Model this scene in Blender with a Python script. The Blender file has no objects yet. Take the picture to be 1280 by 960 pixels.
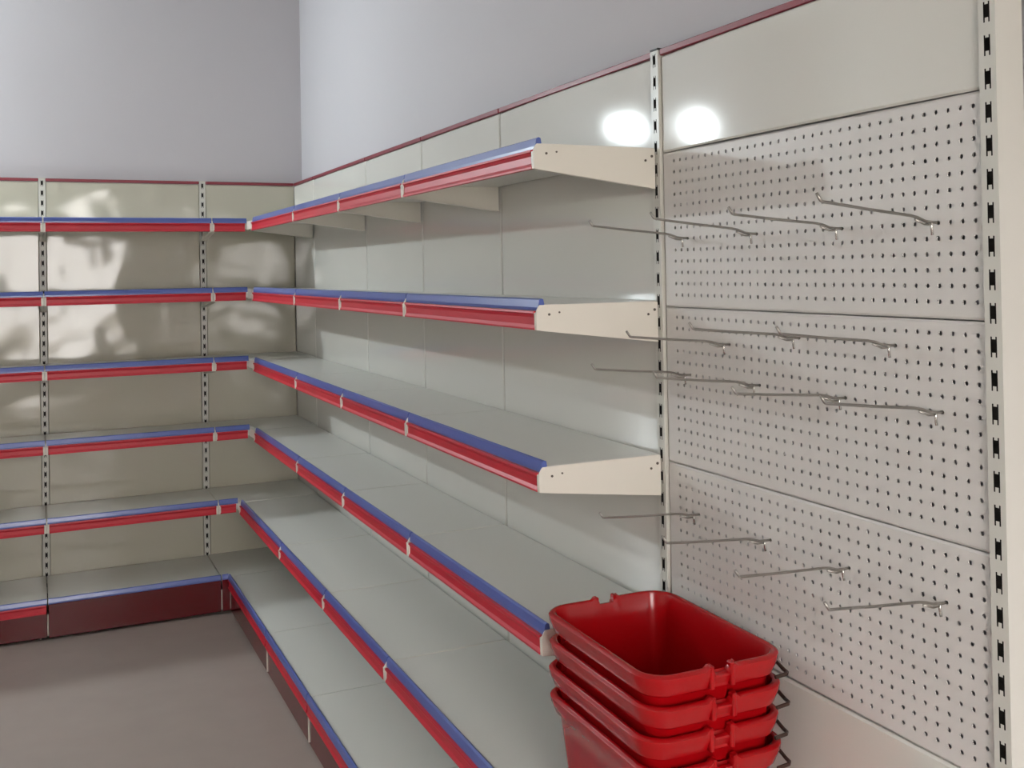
import bpy, bmesh, math
from mathutils import Vector, Matrix, noise

C = bpy.context.scene.collection
scene = bpy.context.scene

# ------------------------------------------------------------------ camera
F_PX, CY, ROLL, PITCH, YAW = 1276.09, 323.55, 0.0174, 0.0108, 0.4370
CAM = Vector((-1.2968, -5.5959, 1.6527))
fw = Vector((math.sin(YAW) * math.cos(PITCH), math.cos(YAW) * math.cos(PITCH), math.sin(PITCH)))
rt = Vector((math.cos(YAW), -math.sin(YAW), 0))
up = rt.cross(fw)
c_, s_ = math.cos(ROLL), math.sin(ROLL)
cx_ax = rt * c_ - up * s_          # the picture's right
cy_ax = up * c_ + rt * s_          # the picture's up
camd = bpy.data.cameras.new('camera')
cam = bpy.data.objects.new('camera', camd)
C.objects.link(cam)
m = Matrix((cx_ax, cy_ax, -fw)).transposed().to_4x4()
m.translation = CAM
cam.matrix_world = m
camd.sensor_fit = 'HORIZONTAL'
camd.sensor_width = 36.0
camd.lens = F_PX * 36.0 / 1280.0
camd.shift_x = 0.0
camd.shift_y = -(480.0 - CY) / 1280.0
camd.clip_start = 0.05
scene.camera = cam

# ------------------------------------------------------------------ light and exposure
scene.view_settings.view_transform = 'Standard'
scene.view_settings.look = 'None'
scene.view_settings.gamma = 1.0
scene.view_settings.use_curve_mapping = False
scene.view_settings.exposure = 0.48
W = bpy.data.worlds.new('daylight')
scene.world = W
W.use_nodes = True
wb = W.node_tree.nodes['Background']
wb.inputs[0].default_value = (1.0, 0.955, 0.92, 1)
wb.inputs[1].default_value = 10.5
LAMP_POS = (-2.38, -0.07, 2.56)
LAMP_STRENGTH = 2500.0

# ------------------------------------------------------------------ materials
def srgb(r, g, b):
    f = lambda v: (v / 255 / 12.92) if v <= 10 else ((v / 255 + 0.055) / 1.055) ** 2.4
    return (f(r), f(g), f(b), 1)

def mat(name, col, rough=0.5, metal=0.0, bump=0.0, bscale=20.0, var=0.0, vscale=3.0, coat=0.0, rvar=0.0, bdist=0.01):
    m = bpy.data.materials.new(name)
    m.use_nodes = True
    nt = m.node_tree
    b = nt.nodes['Principled BSDF']
    b.inputs['Base Color'].default_value = col
    b.inputs['Roughness'].default_value = rough
    b.inputs['Metallic'].default_value = metal
    b.inputs['Coat Weight'].default_value = coat
    b.inputs['Coat Roughness'].default_value = 0.08
    geo = nt.nodes.new('ShaderNodeNewGeometry')
    if var:
        n = nt.nodes.new('ShaderNodeTexNoise'); n.inputs['Scale'].default_value = vscale; n.inputs['Detail'].default_value = 4
        r = nt.nodes.new('ShaderNodeMapRange')
        r.inputs['To Min'].default_value = 1 - var; r.inputs['To Max'].default_value = 1 + var
        h = nt.nodes.new('ShaderNodeHueSaturation'); h.inputs['Color'].default_value = col
        nt.links.new(geo.outputs['Position'], n.inputs['Vector'])
        nt.links.new(n.outputs['Fac'], r.inputs['Value'])
        nt.links.new(r.outputs['Result'], h.inputs['Value'])
        nt.links.new(h.outputs['Color'], b.inputs['Base Color'])
    if rvar:
        n = nt.nodes.new('ShaderNodeTexNoise'); n.inputs['Scale'].default_value = 5
        r = nt.nodes.new('ShaderNodeMapRange')
        r.inputs['To Min'].default_value = rough - rvar; r.inputs['To Max'].default_value = rough + rvar
        nt.links.new(geo.outputs['Position'], n.inputs['Vector'])
        nt.links.new(n.outputs['Fac'], r.inputs['Value'])
        nt.links.new(r.outputs['Result'], b.inputs['Roughness'])
    if bump:
        n = nt.nodes.new('ShaderNodeTexNoise'); n.inputs['Scale'].default_value = bscale; n.inputs['Detail'].default_value = 1
        bp = nt.nodes.new('ShaderNodeBump'); bp.inputs['Strength'].default_value = bump; bp.inputs['Distance'].default_value = bdist
        nt.links.new(geo.outputs['Position'], n.inputs['Vector'])
        nt.links.new(n.outputs['Fac'], bp.inputs['Height'])
        nt.links.new(bp.outputs['Normal'], b.inputs['Normal'])
    return m

M = {
    'cream': mat('cream_powder_coat', srgb(212, 210, 203), 0.075, bump=0.3, bscale=2.2, bdist=0.012),
    'wavy_shaded': mat('wavy_shaded_coat', srgb(190, 186, 170), 0.11, bump=0.8, bscale=4.0, bdist=0.014),  # back-wall copy of the cream coat, darkened for the shade there
    'deck': mat('cream_shelf_coat', srgb(216, 215, 209), 0.3, bump=0.15, bscale=3.0, bdist=0.01),
    'bracket': mat('cream_bracket_coat', srgb(224, 219, 208), 0.38),
    'peg': mat('pegboard_coat', srgb(210, 206, 202), 0.42, bump=0.1, bscale=5),
    'upright': mat('upright_coat', srgb(206, 204, 196), 0.35),
    'dark': mat('dark_slot_shade', srgb(34, 31, 28), 0.8),
    'red': mat('red_strip_plastic', srgb(192, 28, 48), 0.42, coat=0.0),
    'blue': mat('blue_strip_plastic', srgb(80, 98, 168), 0.3, coat=0.2),
    'maroon': mat('maroon_top_rail', srgb(128, 30, 46), 0.35),
    'kick': mat('dark_red_kick_plate', srgb(92, 8, 17), 0.16, bump=0.3, bscale=4),
    'clip': mat('pale_clip', srgb(205, 200, 190), 0.4),
    'black': mat('black_cap', srgb(28, 26, 25), 0.5),
    'chrome': mat('zinc_wire', srgb(168, 164, 158), 0.32, metal=1.0),
    'basket': mat('red_basket_plastic', srgb(166, 7, 15), 0.2, bump=0.1, bscale=30, bdist=0.003),
    'pin': mat('highlit_pin', srgb(226, 224, 220), 0.25, metal=1.0),  # lighter than the arm wire, the pin's highlight put into its colour
    'handle': mat('dark_handle_wire', srgb(70, 52, 46), 0.5, metal=0.5),
    'wall': mat('painted_wall', srgb(198, 195, 199), 0.75, bump=0.1, bscale=60, var=0.012, vscale=1.2, bdist=0.002),
    'ceiling': mat('ceiling_paint', srgb(240, 240, 238), 0.8),
    'white_wall': mat('white_wall_paint', srgb(232, 230, 226), 0.8, bump=0.1, bscale=60, bdist=0.002),
    'floor': mat('floor_terrazzo', srgb(160, 148, 140), 0.42, var=0.06, vscale=9, rvar=0.08),
    'ground': mat('outdoor_paving', srgb(150, 146, 138), 0.9, var=0.1),
    'brown': mat('hole_shade_brown', srgb(90, 82, 72), 0.6),
}

# ------------------------------------------------------------------ helpers
class MB:
    """collects geometry and links it as one mesh object"""
    def __init__(self): self.bm = bmesh.new()
    def box(self, lo, hi, bev=0.0, seg=1):
        lo2 = [min(a, b) for a, b in zip(lo, hi)]; hi2 = [max(a, b) for a, b in zip(lo, hi)]
        t = bmesh.new()
        bmesh.ops.create_cube(t, size=1)
        for v in t.verts:
            for i in range(3):
                v.co[i] = lo2[i] if v.co[i] < 0 else hi2[i]
        if bev: bmesh.ops.bevel(t, geom=list(t.edges), offset=bev, segments=seg, affect='EDGES', profile=0.5)
        self.merge(t); return self
    def merge(self, t):
        me = bpy.data.meshes.new('tmp'); t.to_mesh(me); t.free(); self.bm.from_mesh(me); bpy.data.meshes.remove(me)
    def prism(self, ring_a, ring_b, bev=0.0):
        """two matching rings of points -> closed solid"""
        t = bmesh.new()
        a = [t.verts.new(p) for p in ring_a]; b = [t.verts.new(p) for p in ring_b]
        n = len(a)
        for i in range(n): t.faces.new((a[i], a[(i + 1) % n], b[(i + 1) % n], b[i]))
        t.faces.new(a[::-1]); t.faces.new(b)
        bmesh.ops.recalc_face_normals(t, faces=t.faces)
        if bev: bmesh.ops.bevel(t, geom=list(t.edges), offset=bev, segments=2, affect='EDGES', profile=0.5)
        self.merge(t); return self
    def wire(self, pts, r, n=8, cap=True):
        t = bmesh.new()
        pts = [Vector(p) for p in pts]; rings = []
        ref = Vector((0, 1, 0))
        for i, p in enumerate(pts):
            d = (pts[min(i + 1, len(pts) - 1)] - pts[max(i - 1, 0)]).normalized()
            a = d.cross(ref)
            if a.length < 1e-3: a = d.cross(Vector((1, 0, 0)))
            a.normalize(); b = d.cross(a)
            rings.append([t.verts.new(p + r * (math.cos(2 * math.pi * k / n) * a + math.sin(2 * math.pi * k / n) * b)) for k in range(n)])
        for q in range(len(rings) - 1):
            for k in range(n):
                t.faces.new((rings[q][k], rings[q][(k + 1) % n], rings[q + 1][(k + 1) % n], rings[q + 1][k]))
        if cap: t.faces.new(rings[0][::-1]); t.faces.new(rings[-1])
        bmesh.ops.recalc_face_normals(t, faces=t.faces)
        self.merge(t); return self
    def mesh(self, name, material, smooth=False):
        me = bpy.data.meshes.new(name)
        self.bm.to_mesh(me); self.bm.free()
        me.materials.append(M[material])
        if smooth:
            for p in me.polygons: p.use_smooth = True
        return me
    def build(self, name, material, parent=None, smooth=False, kind=None):
        return link(name, self.mesh(name, material, smooth), parent, kind)

def link(name, me, parent=None, kind=None):
    o = bpy.data.objects.new(name, me); C.objects.link(o)
    if parent:
        o.parent = parent
        o.matrix_parent_inverse = world_loc(parent).inverted()
    if kind: o['kind'] = kind
    return o

def world_loc(o):
    m = Matrix.Translation(o.location) if o.parent is None else Matrix.Identity(4)
    return m

def thing(name, label, cat, loc=(0, 0, 0), group=None):
    o = bpy.data.objects.new(name, None); C.objects.link(o)
    o.location = loc; o.empty_display_size = 0.05
    o['label'] = label; o['category'] = cat
    if group: o['group'] = group
    return o

def R(along, out, z): return (-out, along, z)      # run on the right wall: faces -x
def L(along, out, z): return (along, -out, z)      # run on the back wall: faces -y

def auto_smooth(o, ang=35):
    for p in o.data.polygons: p.use_smooth = True
    o.data.set_sharp_from_angle(angle=math.radians(ang))

# ------------------------------------------------------------------ measures
S = [0.0, -0.4324, -1.3429, -2.0476, -2.7471, -3.622, -4.5216]   # right run seams (y)
LX = [0.0, -0.4894, -1.2622, -2.035, -2.808, -3.581]                              # back-wall run seams (x); last two bays unseen, added for the floor shadow
ZT, Z1, PH = 2.15, 1.9126, 0.35
def deck_z(k): return Z1 + 0.014 - PH * k if k < 5 else Z1 + 0.014 - PH * 5
DEPTH = [0.308, 0.308, 0.308, 0.308, 0.385, 0.455]
WALL = 0.058

# ------------------------------------------------------------------ the room
RX0, RY0, CEIL = -3.9, -7.3, 3.35
def struct(name, mb, material):
    return mb.build(name, material, kind='structure')
struct('floor', MB().box((RX0 - .1, RY0 - .1, -0.1), (WALL + .1, WALL + .1, 0)), 'floor')
struct('ceiling', MB().box((RX0 - .1, RY0 - .1, CEIL), (WALL + .1, WALL + .1, CEIL + .1)), 'ceiling')
struct('wall_right', MB().box((WALL, RY0 - .1, 0), (WALL + .12, WALL + .12, CEIL)), 'wall')
struct('wall_back', MB().box((RX0 - .1, WALL, 0), (WALL, WALL + .12, CEIL)), 'wall')
def wall_with_holes(name, axis, at, th, a0, a1, z0, z1, holes):
    xs = sorted({a0, a1, *[h[0] for h in holes], *[h[1] for h in holes]})
    zs = sorted({z0, z1, *[h[2] for h in holes], *[h[3] for h in holes]})
    mb = MB()
    for i in range(len(xs) - 1):
        for j in range(len(zs) - 1):
            xm, zm = (xs[i] + xs[i + 1]) / 2, (zs[j] + zs[j + 1]) / 2
            if any(h[0] < xm < h[1] and h[2] < zm < h[3] for h in holes): continue
            if axis == 'x': mb.box((at, xs[i], zs[j]), (at - th, xs[i + 1], zs[j + 1]))
            else: mb.box((xs[i], at, zs[j]), (xs[i + 1], at - th, zs[j + 1]))
    bmesh.ops.remove_doubles(mb.bm, verts=mb.bm.verts, dist=1e-5)
    return struct(name, mb, 'white_wall')
FRONT_OPEN = [(-1.8, -0.6, 0.5, 2.4)]
LEFT_OPEN = []
wall_with_holes('wall_front', 'y', RY0, .12, RX0 - .1, WALL, 0, CEIL, FRONT_OPEN)
wall_with_holes('wall_left', 'x', RX0, .12, RY0, WALL, 0, CEIL, LEFT_OPEN)
struct('ground', MB().box((-14, -24, -0.25), (8, RY0 - .1, -0.12)), 'ground')

# ------------------------------------------------------------------ the wall lamp (left of the frame, it throws the shelf shadows)
lamp = thing('wall_lamp', 'white bulb lamp on the back wall above the shelving, left of frame', 'lamp', (LAMP_POS[0], WALL, LAMP_POS[2]))
mb = MB(); mb.wire([(LAMP_POS[0], WALL, LAMP_POS[2]), (LAMP_POS[0], WALL - .02, LAMP_POS[2])], 0.045, 20)
mb.wire([(LAMP_POS[0], WALL - .02, LAMP_POS[2]), (LAMP_POS[0], WALL - .06, LAMP_POS[2]), (LAMP_POS[0], WALL - .09, LAMP_POS[2])], 0.024, 16)
mb.build('lamp_holder', 'clip', lamp)
t = bmesh.new(); bmesh.ops.create_icosphere(t, subdivisions=2, radius=0.028)
for v in t.verts: v.co.y *= 1.15; v.co.z *= 1.25
bmesh.ops.translate(t, verts=t.verts, vec=LAMP_POS)
mb = MB(); mb.merge(t)
t = bmesh.new(); nseg = 40
ringv = []
for (rad, yy) in ((.062, WALL - .02), (.066, WALL - .02), (.066, -.068), (.062, -.068)):
    ringv.append([t.verts.new((LAMP_POS[0] + rad * math.cos(2 * math.pi * k / nseg), yy, LAMP_POS[2] + rad * math.sin(2 * math.pi * k / nseg))) for k in range(nseg)])
for q in range(4):
    for k in range(nseg): t.faces.new((ringv[q][k], ringv[q][(k + 1) % nseg], ringv[(q + 1) % 4][(k + 1) % nseg], ringv[(q + 1) % 4][k]))
bmesh.ops.recalc_face_normals(t, faces=t.faces)
mb2 = MB(); mb2.merge(t); mb2.build('added_lamp_baffle', 'clip', lamp)  # unseen collar added to keep the bulb's light off the back wall
em = bpy.data.materials.new('lamp_glow'); em.use_nodes = True
eb = em.node_tree.nodes['Principled BSDF']
eb.inputs['Emission Color'].default_value = (0.86, 0.96, 1.0, 1)
eb.inputs['Emission Strength'].default_value = LAMP_STRENGTH
M['glow'] = em
mb.build('bulb', 'glow', lamp)

# ------------------------------------------------------------------ uprights
def upright_meshes(P, proud):
    """slotted strip, box body and a dark core for the shade in the slots; built around along = 0"""
    cols = [-.015, -.0056, -.003, .003, .0056, .015]
    bm = bmesh.new(); cache = {}
    def V(a, o, z):
        k = (round(a, 5), round(o, 5), round(z, 5))
        if k not in cache: cache[k] = bm.verts.new(P(*k))
        return cache[k]
    zs = [0.02]; kinds = []
    n = 42
    for k in range(n - 1, -1, -1):
        zc = 2.127 - .05 * k
        if zc - .017 < 0.05: continue
        for z, kd in ((zc - .017, 's'), (zc - .010, 't'), (zc + .010, 'f'), (zc + .014, 't')):
            zs.append(z); kinds.append(kd)
    zs.append(ZT - .002); kinds.append('s')
    for i in range(len(zs) - 1):
        for c in range(5):
            kd = kinds[i]
            if c in (1, 3) and kd in ('t', 'f'): continue
            if c == 2 and kd == 'f': continue
            bm.faces.new((V(cols[c], proud, zs[i]), V(cols[c + 1], proud, zs[i]), V(cols[c + 1], proud, zs[i + 1]), V(cols[c], proud, zs[i + 1])))
    # sides
    for c in (-.015, .015):
        for i in range(len(zs) - 1):
            bm.faces.new((V(c, proud, zs[i]), V(c, proud, zs[i + 1]), V(c, -.05, zs[i + 1]), V(c, -.05, zs[i])))
    for z in (zs[0], zs[-1]):
        bm.faces.new((V(-.015, proud, z), V(.015, proud, z), V(.015, -.05, z), V(-.015, -.05, z)))
    mb = MB(); mb.merge(bm)
    core = MB().box(P(-.0135, proud - .006, .03), P(.0135, -.048, ZT - .01))  # dark core stands in for the shade behind the slots
    return mb.mesh('slotted_strip', 'upright'), core.mesh('slot_shade_core', 'dark')
def place_upright(P, along, proud, label, meshes, cap=False):
    o = thing('slotted_upright', label, 'upright', P(along, 0, 0), group='slotted uprights of the wall shelving')
    for nm, me in zip(('slotted_strip', 'slot_shade_core'), meshes):
        c = bpy.data.objects.new(nm, me); C.objects.link(c); c.parent = o
    t = MB().box(P(-.016, proud + .001, ZT - .002), P(.016, -.052, ZT + .003), .001)
    c = t.build('end_cap', 'black' if cap else 'clip'); c.parent = o
    if cap: c['label'] = 'black plastic end cap'
    t = MB().box(P(-.02, .0, 0), P(.02, -.052, .02), .002)
    c = t.build('foot', 'upright'); c.parent = o
    return o
um_R = upright_meshes(R, .007); um_Rr = upright_meshes(R, -.010); um_L = upright_meshes(L, .001)
place_upright(R, S[1], -.010, 'cream upright on the right wall nearest the corner, mostly hidden behind panels', um_Rr)
place_upright(R, S[2], -.010, 'cream upright on the right wall, second seam out from the corner', um_Rr)
place_upright(R, S[3], -.010, 'cream upright on the right wall, third seam out from the corner', um_Rr)
place_upright(R, S[4], -.010, 'cream upright in the seam one bay left of the black-capped upright', um_Rr)
place_upright(R, S[5], .007, 'cream slotted upright with black cap between the shelves and the pegboard', um_R, True)
place_upright(R, S[6], .007, 'cream slotted upright at the right edge of the pegboard, nearest the camera', um_R)
place_upright(L, LX[1], .001, 'cream slotted upright on the back wall beside the corner unit', um_L)
place_upright(L, LX[2], .001, 'cream slotted upright near the left edge of the photo', um_L)
place_upright(L, LX[3], .001, 'cream slotted upright on the back wall beyond the left edge', um_L)
place_upright(L, LX[4], .001, 'cream slotted upright on the back wall, two bays beyond the left edge', um_L)
place_upright(L, LX[5], .001, 'cream slotted upright ending the unseen bays of the back-wall run', um_L)

# ------------------------------------------------------------------ back panels
def sheet(P, a0, a1, z0, z1, pillow=0.0, na=16, nz=5, zb=0.0):
    """a pressed steel sheet with edges bent back; along a0..a1 (a0>a1)"""
    bm = bmesh.new()
    e = .004
    A = [a0] + [a0 + (-e if a1 < a0 else e) + (a1 - a0 + (2 * e if a1 < a0 else -2 * e)) * i / na for i in range(na + 1)] + [a1]
    Z = [z0] + [z0 + e + (z1 - z0 - 2 * e) * j / nz for j in range(nz + 1)] + [z1]
    g = []
    for i, a in enumerate(A):
        row = []
        for j, z in enumerate(Z):
            u = 2 * (a - a0) / (a1 - a0) - 1; w = 2 * (z - z0) / (z1 - z0) - 1
            o = pillow * (1 - u * u) + zb * (1 - w * w)
            if i in (0, len(A) - 1) or j in (0, len(Z) - 1): o -= .0035
            row.append(bm.verts.new(P(a, o, z)))
        g.append(row)
    for i in range(len(A) - 1):
        for j in range(len(Z) - 1):
            bm.faces.new((g[i][j], g[i + 1][j], g[i + 1][j + 1], g[i][j + 1]))
    # skirt going back
    b = []
    loop = [g[i][0] for i in range(len(A))] + [g[-1][j] for j in range(1, len(Z))] + [g[i][-1] for i in range(len(A) - 2, -1, -1)] + [g[0][j] for j in range(len(Z) - 2, 0, -1)]
    sh = Vector(P(0, -.005, 0))
    bk = [bm.verts.new(v.co + sh) for v in loop]
    n = len(loop)
    for i in range(n): bm.faces.new((loop[i], loop[(i + 1) % n], bk[(i + 1) % n], bk[i]))
    bmesh.ops.recalc_face_normals(bm, faces=bm.faces)
    # make the front face outwards
    f = Vector(P(0, 1, 0)) - Vector(P(0, 0, 0))
    bm.faces.ensure_lookup_table()
    if sum((fc.normal.dot(f)) * fc.calc_area() for fc in bm.faces) < 0: bmesh.ops.reverse_faces(bm, faces=bm.faces)
    mb = MB(); mb.merge(bm); return mb

def peg_sheet(P, a0, a1, z0, z1, first_z):
    bm = bmesh.new(); cache = {}
    def V(a, o, z):
        k = (round(a, 5), round(o, 5), round(z, 5))
        if k not in cache: cache[k] = bm.verts.new(P(*k))
        return cache[k]
    NC, NR, g, gh, r = 35, 13, .025, .02365, .0038
    A0 = -3.684 + gh / 2
    T = first_z + g / 2
    Bz = T - NR * g
    for i in range(NC):
        for j in range(NR):
            ca = A0 - gh * (i + .5); cz = T - g * (j + .5)
            o8 = [(-1, -1), (0, -1), (1, -1), (1, 0), (1, 1), (0, 1), (-1, 1), (-1, 0)]
            out = [V(ca + dx * gh / 2, 0, cz + dz * g / 2) for dx, dz in o8]
            inn = [V(ca + r * math.cos(math.atan2(dz, dx)), 0, cz + r * math.sin(math.atan2(dz, dx))) for dx, dz in o8]
            dep = [V(ca + r * math.cos(math.atan2(dz, dx)), -.002, cz + r * math.sin(math.atan2(dz, dx))) for dx, dz in o8]
            for k in range(8):
                q = (k + 1) % 8
                bm.faces.new((out[k], out[q], inn[q], inn[k])); bm.faces.new((inn[k], inn[q], dep[q], dep[k]))
    A1 = A0 - NC * gh
    e = .004
    def quad(p0, p1, p2, p3): bm.faces.new([V(*p) for p in (p0, p1, p2, p3)])
    ia0, ia1, iz0, iz1 = a0 - e, a1 + e, z0 + e, z1 - e
    quad((ia0, 0, T), (ia1, 0, T), (ia1, 0, iz1), (ia0, 0, iz1))
    quad((ia0, 0, iz0), (ia1, 0, iz0), (ia1, 0, Bz), (ia0, 0, Bz))
    quad((ia0, 0, Bz), (A0, 0, Bz), (A0, 0, T), (ia0, 0, T))
    quad((A1, 0, Bz), (ia1, 0, Bz), (ia1, 0, T), (A1, 0, T))
    ring0 = [(ia0, iz0), (ia1, iz0), (ia1, iz1), (ia0, iz1)]
    ring1 = [(a0, z0), (a1, z0), (a1, z1), (a0, z1)]
    for k in range(4):
        q = (k + 1) % 4
        quad((ring0[k][0], 0, ring0[k][1]), (ring0[q][0], 0, ring0[q][1]), (ring1[q][0], -.003, ring1[q][1]), (ring1[k][0], -.003, ring1[k][1]))
        quad((ring1[k][0], -.003, ring1[k][1]), (ring1[q][0], -.003, ring1[q][1]), (ring1[q][0], -.018, ring1[q][1]), (ring1[k][0], -.018, ring1[k][1]))
    mb = MB(); mb.merge(bm); return mb

def back_bay(P, a0, a1, m0, m1, label, pillow, first=0.0, name='steel_back'):
    """seven stacked sheets and the red top rail of one bay; m0/m1: margins left for the uprights"""
    o = thing(name, label, 'back panel', P((a0 + a1) / 2, 0, 0), group='steel backs of the wall shelving')
    sgn = -1
    b0, b1 = a0 + sgn * m0, a1 - sgn * m1
    tops = [ZT - .016] + [Z1 - PH * k for k in range(6)]
    for k in range(6):
        zt, zb = tops[k], tops[k + 1]
        if name == 'pegboard_back' and k in (1, 2, 3):
            pn = peg_sheet(P, b0, b1, zb + .0012, zt - .0012, zt - .022).build('perforated_panel', 'peg', o)
        else:
            pn = sheet(P, b0, b1, zb + .001, zt - .001, pillow if k == 0 else pillow * .5, zb=.0 if k == 0 else .0008)
            pn = pn.build('panel', 'cream' if P is R else 'wavy_shaded', o)
            auto_smooth(pn, 30)
    pn = sheet(P, b0, b1, .03, tops[6] - .001, 0).build('panel', 'cream', o)
    tr = MB().box(P(a0 - max(m0, .003), .004, ZT - .015), P(a1 + max(m1, .003), -.009, ZT), .002).build('top_rail', 'maroon', o)
    tr['label'] = 'maroon red top rail'
    return o
back_bay(R, S[0] - .001, S[1], 0, .003, 'cream steel back of the right-wall half of the corner', .001)
back_bay(R, S[1], S[2], .003, .003, 'cream steel back of the first right-wall bay after the corner', .003)
back_bay(R, S[2], S[3], .003, .003, 'cream steel back of the second right-wall bay after the corner', .003)
back_bay(R, S[3], S[4], .003, .003, 'cream steel back of the third right-wall bay after the corner', .003)
back_bay(R, S[4], S[5], .003, .017, 'cream steel back of the shelf bay beside the pegboard', .008)
back_bay(R, S[5], S[6], .017, .017, 'cream bay back with three perforated pegboard panels and hooks', .008, name='pegboard_back')
back_bay(L, LX[0] - .001, LX[1], 0, .0165, 'cream steel back of the back-wall half of the corner', .002)
back_bay(L, LX[1], LX[2], .0165, .0165, 'glossy cream steel back of the back-wall bay left of the corner', .003)
back_bay(L, LX[2], LX[3], .0165, .0165, 'cream steel back of the bay cut by the left photo edge', .003)

back_bay(L, LX[3], LX[4], .0165, .0165, 'cream steel back of the bay wholly left of the photo', .003)
back_bay(L, LX[4], LX[5], .0165, .0165, 'cream steel back of the unseen last back-wall bay by the side wall', .003)

# ------------------------------------------------------------------ shelves
BLUE_PROF = [(-.010, .0), (-.008, .011), (-.003, .013), (.002, .010), (.005, -.006), (.005, -.013), (-.001, -.014), (-.003, -.004)]
RED_PROF = [(.001, -.014), (.012, -.014), (.013, -.019), (.010, -.021), (.0075, -.028), (.008, -.044), (.012, -.051), (.012, -.055), (.005, -.056), (.001, -.050)]
def extrude(P, prof, a0, a1, d, z):
    return MB().prism([P(a0, d + o, z + h) for o, h in prof], [P(a1, d + o, z + h) for o, h in prof])
def bracket(P, a, d, z, side, parent, end=False, fw_=.011):
    """side: +1 the plate stands on the + side of a"""
    th = .0022
    prof = [(.009, -.004), (.016, -.0012), (d + .002, -.0012), (d + .006, -.005), (d + .011, -.014), (d + .010, -.055), (d - .004, -.057), (.009, -.094)]
    mb = MB().prism([P(a + side * .0006, o, z + h) for o, h in prof], [P(a + side * (.0006 + th), o, z + h) for o, h in prof])
    # front flange
    fl = [(d + .006, -.016), (d + .0115, -.018), (d + .0105, -.055), (d + .004, -.056)]
    mb.prism([P(a + side * .003, o, z + h) for o, h in fl], [P(a + side * fw_, o, z + h) for o, h in fl])
    # bottom flange
    fl = [(.012, -.092), (.012, -.094), (d, -.057), (d, -.055)]
    mb.prism([P(a + side * .003, o, z + h) for o, h in fl], [P(a + side * .015, o, z + h) for o, h in fl])
    b = mb.build('bracket', 'bracket', parent)
    if end:
        for o_, h_, r_ in ((.018, -.020, .0032), (.035, -.030, .0028), (d - .02, -.022, .0028), (d - .045, -.018, .0022)):
            MB().wire([P(a + side * .0022, o_, z + h_), P(a - side * .0012, o_, z + h_)], r_, 8).build('hole_disc', 'brown', b)  # dark discs standing in for the shaded holes in the bracket
    return b

LV = ['top', 'second from top', 'third from top', 'fourth from top', 'fifth from top', 'bottom']
def shelf(P, a0, a1, k, where, group, fa0=None, end0=False, end1=False):
    z, d = deck_z(k), DEPTH[k]
    if k < 5:
        lab = 'cream %s shelf %s' % (LV[k], where) if k == 0 else 'cream shelf, %s, %s' % (LV[k], where)
        o = thing('wall_shelf', lab, 'shelf', P((a0 + a1) / 2, 0, z), group=group)
    else:
        o = thing('base_shelf', 'cream base shelf over dark red kick plate %s' % where, 'shelf', P((a0 + a1) / 2, 0, 0), group=group)
    g = .0031 if k < 5 else .0015
    mb = MB().box(P(a0 - g, .009, z), P(a1 + g, d - .008, z - .020), .0025, 2)
    mb.box(P(a0 - g - .02, d - .008, z - .003), P(a1 + g + .02, d + .001, z - .042), .001)
    dk = mb.build('deck', 'deck', o)
    st = extrude(P, BLUE_PROF, a0 - .003, a1 + .003, d, z).build('blue_strip', 'blue', o)
    if k < 5:
        extrude(P, RED_PROF, a0 - .011, a1 + .011, d, z).build('red_strip', 'red', o)
        bracket(P, a0, d, z, -1, o, end0); bracket(P, a1, d, z, 1, o, end1)
    else:
        has = P is R or a0 < LX[1] - .1
        if has: extrude(P, RED_PROF, a0 - .006, a1 + .006, d - .006, z).build('red_strip', 'red', o)
        kp = MB().box(P(a0 - .004, d - .006 if has else d + .004, z - (.040 if has else .014)), P(a1 + .004, d - .026, .012), .002).build('kick_plate', 'kick', o)
        kp['label'] = 'glossy dark red kick plate'
        MB().box(P(a0 - .003, d - .001, z - .06), P(a0 + .003, d - .012, .02), .001).build('joint_clip', 'clip', o)
        for a in (a0 - .03, a1 + .03): MB().box(P(a - .002, .01, z - .021), P(a + .002, d - .03, 0), 0).build('base_bracket', 'bracket', o)
    return o
RB = [(S[1], S[2], 'in first right-wall bay after corner'), (S[2], S[3], 'in second right-wall bay after corner'),
      (S[3], S[4], 'in third right-wall bay after corner'), (S[4], S[5], 'in the bay beside the pegboard')]
for i, (a0, a1, wh) in enumerate(RB):
    for k in range(6):
        aa = a0
        if k == 5 and i == 0: aa = -DEPTH[5] - .001
        shelf(R, aa, a1, k, wh, 'shelves on the right wall', end1=(i == 3))
for k in (4, 5): shelf(R, S[5], S[6], k, 'under the pegboard and baskets', 'shelves under the pegboard')
for a0, a1, wh in ((LX[1], LX[2], 'on the back wall left of the corner'), (LX[2], LX[3], 'on the back wall at left photo edge'),
                   (LX[3], LX[4], 'wholly left of the photo'), (LX[4], LX[5], 'in the unseen last bay by the side wall')):
    for k in range(6): shelf(L, a0, a1, k, wh, 'shelves on the back wall')

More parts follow.
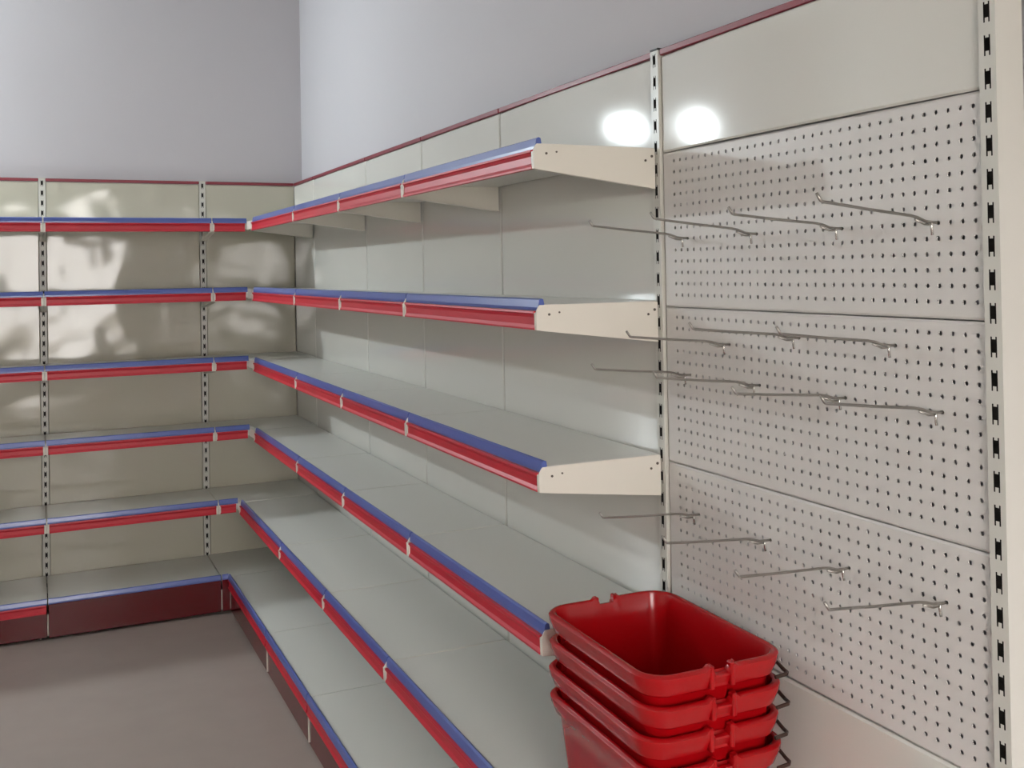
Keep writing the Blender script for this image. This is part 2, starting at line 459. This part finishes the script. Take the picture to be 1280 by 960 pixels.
for k in range(6):       # corner shelves, an L in plan
    z, d = deck_z(k), DEPTH[k]
    if k < 5: o = thing('corner_shelf', 'cream L-shaped corner shelf, %s, joining the two walls' % LV[k], 'shelf', (0, 0, z), group='corner shelves')
    else: o = thing('corner_base_shelf', 'cream corner base shelf at floor level joining the two walls', 'shelf', (0, 0, 0), group='corner shelves')
    g = .0018; e = .008
    y_end = S[1] + g if k < 5 else -d + .001
    di = d - e
    if k < 5: poly = [(-.004, -.004), (LX[1] + g, -.004), (LX[1] + g, -di), (-di, -di), (-di, y_end), (-.004, y_end)]
    else: poly = [(-.004, -.004), (LX[1] + g, -.004), (LX[1] + g, -di), (-di, -di), (-di, y_end), (-.004, y_end)]
    mb = MB().prism([(x, y, z) for x, y in poly], [(x, y, z - .020) for x, y in poly])
    mb.box(L(LX[1] + g, di, z - .003), L(-di, d + .001, z - .042), .001)
    if k < 5: mb.box(R(y_end, di, z - .003), R(-d, d + .001, z - .042), .001)
    mb.build('deck', 'deck', o)
    if k < 5:
        extrude(L, BLUE_PROF, LX[1] + .003, -d - .010, d, z).build('blue_strip', 'blue', o)
        extrude(L, RED_PROF, LX[1] + .008, -d - .020, d, z).build('red_strip', 'red', o)
        cp = MB().box((-d - .010, -d - .012, z - .004), (-d + .002, -d + .002, z - .048), .003, 2)
        cp.box((-d - .009, -d, z - .004), (-d + .002, S[1] + .016, z - .046), .002)
        cp.build('corner_piece', 'bracket', o)
        bracket(L, LX[1], d, z, 1, o); bracket(R, S[1], d, z, 1, o)
    else:
        extrude(L, BLUE_PROF, LX[1] + .003, -d - .002, d, z).build('blue_strip', 'blue', o)
        kp = MB().box(L(LX[1] + .002, d + .004, z - .014), L(-d + .006, d - .026, .012), .002).build('kick_plate', 'kick', o)
        kp['label'] = 'glossy dark red kick plate'
        MB().box((-.03, -.03, 0), (-.07, -.07, z - .021), .002).build('corner_foot', 'bracket', o)

# ------------------------------------------------------------------ peg hooks
ARM = .236; RISE = .026
def hook_parts():
    w = .0024
    arm = MB().wire([(.012, 0, 0), (-.012, 0, .0005), (-.028, 0, .002), (-.045, 0, .0075), (-.060, 0, .0100), (-.15, 0, .0175), (-ARM, 0, RISE),
                     (-ARM - .003, 0, RISE + .001), (-ARM - .011, 0, RISE + .012)], w)
    arm = arm.mesh('arm', 'chrome', True)
    prong = MB().wire([(-.016, 0, -.0035), (-.030, 0, -.0030), (-.050, 0, .0042)], .0018).mesh('lower_prong', 'chrome', True)
    pin = MB().wire([(-.014, 0, .001), (-.0145, 0, -.006), (-.0125, 0, -.0195)], .0023).mesh('back_pin', 'pin', True)
    return [('arm', arm), ('lower_prong', prong), ('back_pin', pin)]
hp = hook_parts()
ROWS = [(0, 7, (2, 12, 22, 31), 'top row'), (1, 2, (8,), 'second row'), (1, 1, (17, 27), 'second row'), (1, 5, (2, 12, 22, 31), 'third row'), (2, 3, (3, 13, 22, 31), 'bottom row')]
ORD4 = ['leftmost', 'second from left', 'third from left', 'rightmost']
for p, row, cols, nm in ROWS:
    for ci, c in enumerate(cols):
        y = -3.684 - .02365 * c
        z = Z1 - PH * p - .022 - .025 * row
        if nm == 'second row': w = {8: 'leftmost, set one hole lower', 17: 'middle one', 27: 'rightmost'}[c]
        else: w = ORD4[ci]
        o = thing('peg_hook', 'grey wire peg hook in the %s of the pegboard, %s' % (nm, w), 'hook', (0, y, z), group='wire hooks on the pegboard')
        for n_, me in hp:
            q = bpy.data.objects.new(n_, me); C.objects.link(q); q.parent = o
        # small natural differences in the tilt of the arms
        o.rotation_euler = (0, [0, .012, -.01, .02][ci % 4] + (-.02 if p == 2 else 0), [0.0, -.008, .006, 0][ci % 4])

# ------------------------------------------------------------------ baskets
def basket_mesh():
    W2, L2, H, RC = .135, .200, .251, .042      # inner half-sizes at the top
    # perimeter of a rounded rectangle, with extra points around the notches in the short sides
    def per(hw, hl, rc):
        pts = []
        side = [-.046, -.040, -.034, -.029, -.027, -.0165, -.0145, 0, .0145, .0165, .027, .029, .034, .040, .046]
        for s in side: pts.append((s, -hl, ('n', s)))
        for a in range(0, 7): t_ = -math.pi / 2 + a * math.pi / 12; pts.append((hw - rc + rc * math.cos(t_), -hl + rc + rc * math.sin(t_), None))
        for q in range(1, 8): pts.append((hw, -hl + rc + (2 * hl - 2 * rc) * q / 8, None))
        for a in range(0, 7): t_ = a * math.pi / 12; pts.append((hw - rc + rc * math.cos(t_), hl - rc + rc * math.sin(t_), None))
        for s in side[::-1]: pts.append((s, hl, ('n', s)))
        for a in range(0, 7): t_ = math.pi / 2 + a * math.pi / 12; pts.append((-hw + rc + rc * math.cos(t_), hl - rc + rc * math.sin(t_), None))
        for q in range(1, 8): pts.append((-hw, hl - rc - (2 * hl - 2 * rc) * q / 8, None))
        for a in range(0, 7): t_ = math.pi + a * math.pi / 12; pts.append((-hw + rc + rc * math.cos(t_), -hl + rc + rc * math.sin(t_), None))
        return pts
    def dz(tag, top):
        if tag is None or not top: return 0
        s = abs(tag[1])
        if s <= .0146: return -.012
        if s <= .0166: return -.004
        if s <= .0275: return .006
        if s <= .0295: return .004
        return 0
    taper = lambda z: -.030 * (1 - z / H)
    prof = [  # (outward offset from the inner wall, z, is_top, part)
        (taper(.003) - .02, .003, 0), (taper(.006), .012, 0), (taper(.08), .08, 0), (taper(.15), .15, 0), (taper(H - .04), H - .04, 0), (.001, H - .010, 0),
        (.004, H - .002, 1), (.008, H, 1), (.014, H - .001, 1), (.0185, H - .005, 1), (.0175, H - .014, 0), (.0090, H - .034, 0), (.0075, H - .038, 0), (.0030, H - .039, 0),
        (taper(H - .044) + .003, H - .045, 0), (taper(.15) + .003, .15, 0), (taper(.08) + .003, .08, 0), (taper(.006) + .003, .010, 0), (taper(0) - .01, .0, 0)]
    bm = bmesh.new(); rings = []
    for off, z, top in prof:
        base = per(W2 + off, L2 + off, max(.012, RC + off))
        rings.append([bm.verts.new((x, y, z + dz(tg, top))) for x, y, tg in base])
    n = len(rings[0])
    for q in range(len(rings) - 1):
        for i in range(n): bm.faces.new((rings[q][i], rings[q][(i + 1) % n], rings[q + 1][(i + 1) % n], rings[q + 1][i]))
    bm.faces.new(rings[0][::-1]); bm.faces.new(rings[-1])
    bmesh.ops.recalc_face_normals(bm, faces=bm.faces)
    mb = MB(); mb.merge(bm)
    body = mb.mesh('body', 'basket')
    for p in body.polygons: p.use_smooth = True
    body.set_sharp_from_angle(angle=math.radians(40))
    # raised ribs down the outside of the sides
    rb = MB()
    for sy in (-1, 1):
        for x in (-.085, -.055, .055, .085):
            def pt(o, zz): return (x, sy * (L2 + taper(zz) + .003 + o), zz)
            for w_ in (1,):
                a = [(x - .002, sy * (L2 + taper(.02) + .0025), .02), (x + .002, sy * (L2 + taper(.02) + .0025), .02), (x + .001, sy * (L2 + taper(.02) + .0045), .02), (x - .001, sy * (L2 + taper(.02) + .0045), .02)]
                b = [(x - .002, sy * (L2 + taper(.15) + .0025), .15), (x + .002, sy * (L2 + taper(.15) + .0025), .15), (x + .001, sy * (L2 + taper(.15) + .0045), .15), (x - .001, sy * (L2 + taper(.15) + .0045), .15)]
                rb.prism(a, b)
    ribs = rb.mesh('end_ribs', 'basket')
    # stiffening posts beside the notch, bridging the rim skirt
    lug_parts = []
    for sy in (-1, 1):
        for sx in (-1, 1):
            lug_parts.append(('handle_lug', MB().box((sx * .0175, sy * (L2 + .003), H - .038), (sx * .0265, sy * (L2 + .0195), H + .004), .002).mesh('handle_lug', 'basket')))
        lug_parts.append(('notch_web', MB().box((-.0175, sy * (L2 + .003), H - .038), (.0175, sy * (L2 + .010), H - .016), .001).mesh('notch_web', 'basket')))
    hd = MB().wire([(W2 - .02, -L2 - .0165, H - .040), (W2 + .006, -L2 - .016, H - .038), (W2 + .015, -L2 - .006, H - .040), (W2 + .0205, -L2 + .010, H - .042), (W2 + .020, -L2 + .03, H - .034), (W2 + .020, -.05, H - .034), (W2 + .020, .10, H - .034), (W2 + .020, L2 - .02, H - .026)], .0035)
    wire = hd.mesh('wire_handle', 'handle')
    return [('body', body), ('end_ribs', ribs), *lug_parts, ('wire_handle', wire)]
bparts = basket_mesh()
BX, BY, PITCH_Z = -.197, -3.885, .055
BZ0 = deck_z(4) + .001
NB = 4
blabels = ['red plastic shopping basket at the bottom of the stack, its tall side bare', 'red plastic shopping basket, second from the bottom of the stack',
           'red plastic shopping basket, nested just under the topmost one', 'red plastic shopping basket, topmost of the stack, its dark inside open']
for i in range(NB):
    o = thing('shopping_basket', blabels[i], 'basket', (BX + [.001, -.001, .001, 0][i], BY + [.0, .002, -.001, 0][i], BZ0 + PITCH_Z * i), group='stacked red shopping baskets')
    o.rotation_euler = (0, 0, -.02 + [.006, -.004, .003, 0][i])
    for n_, me in bparts:
        q = bpy.data.objects.new(n_, me); C.objects.link(q); q.parent = o
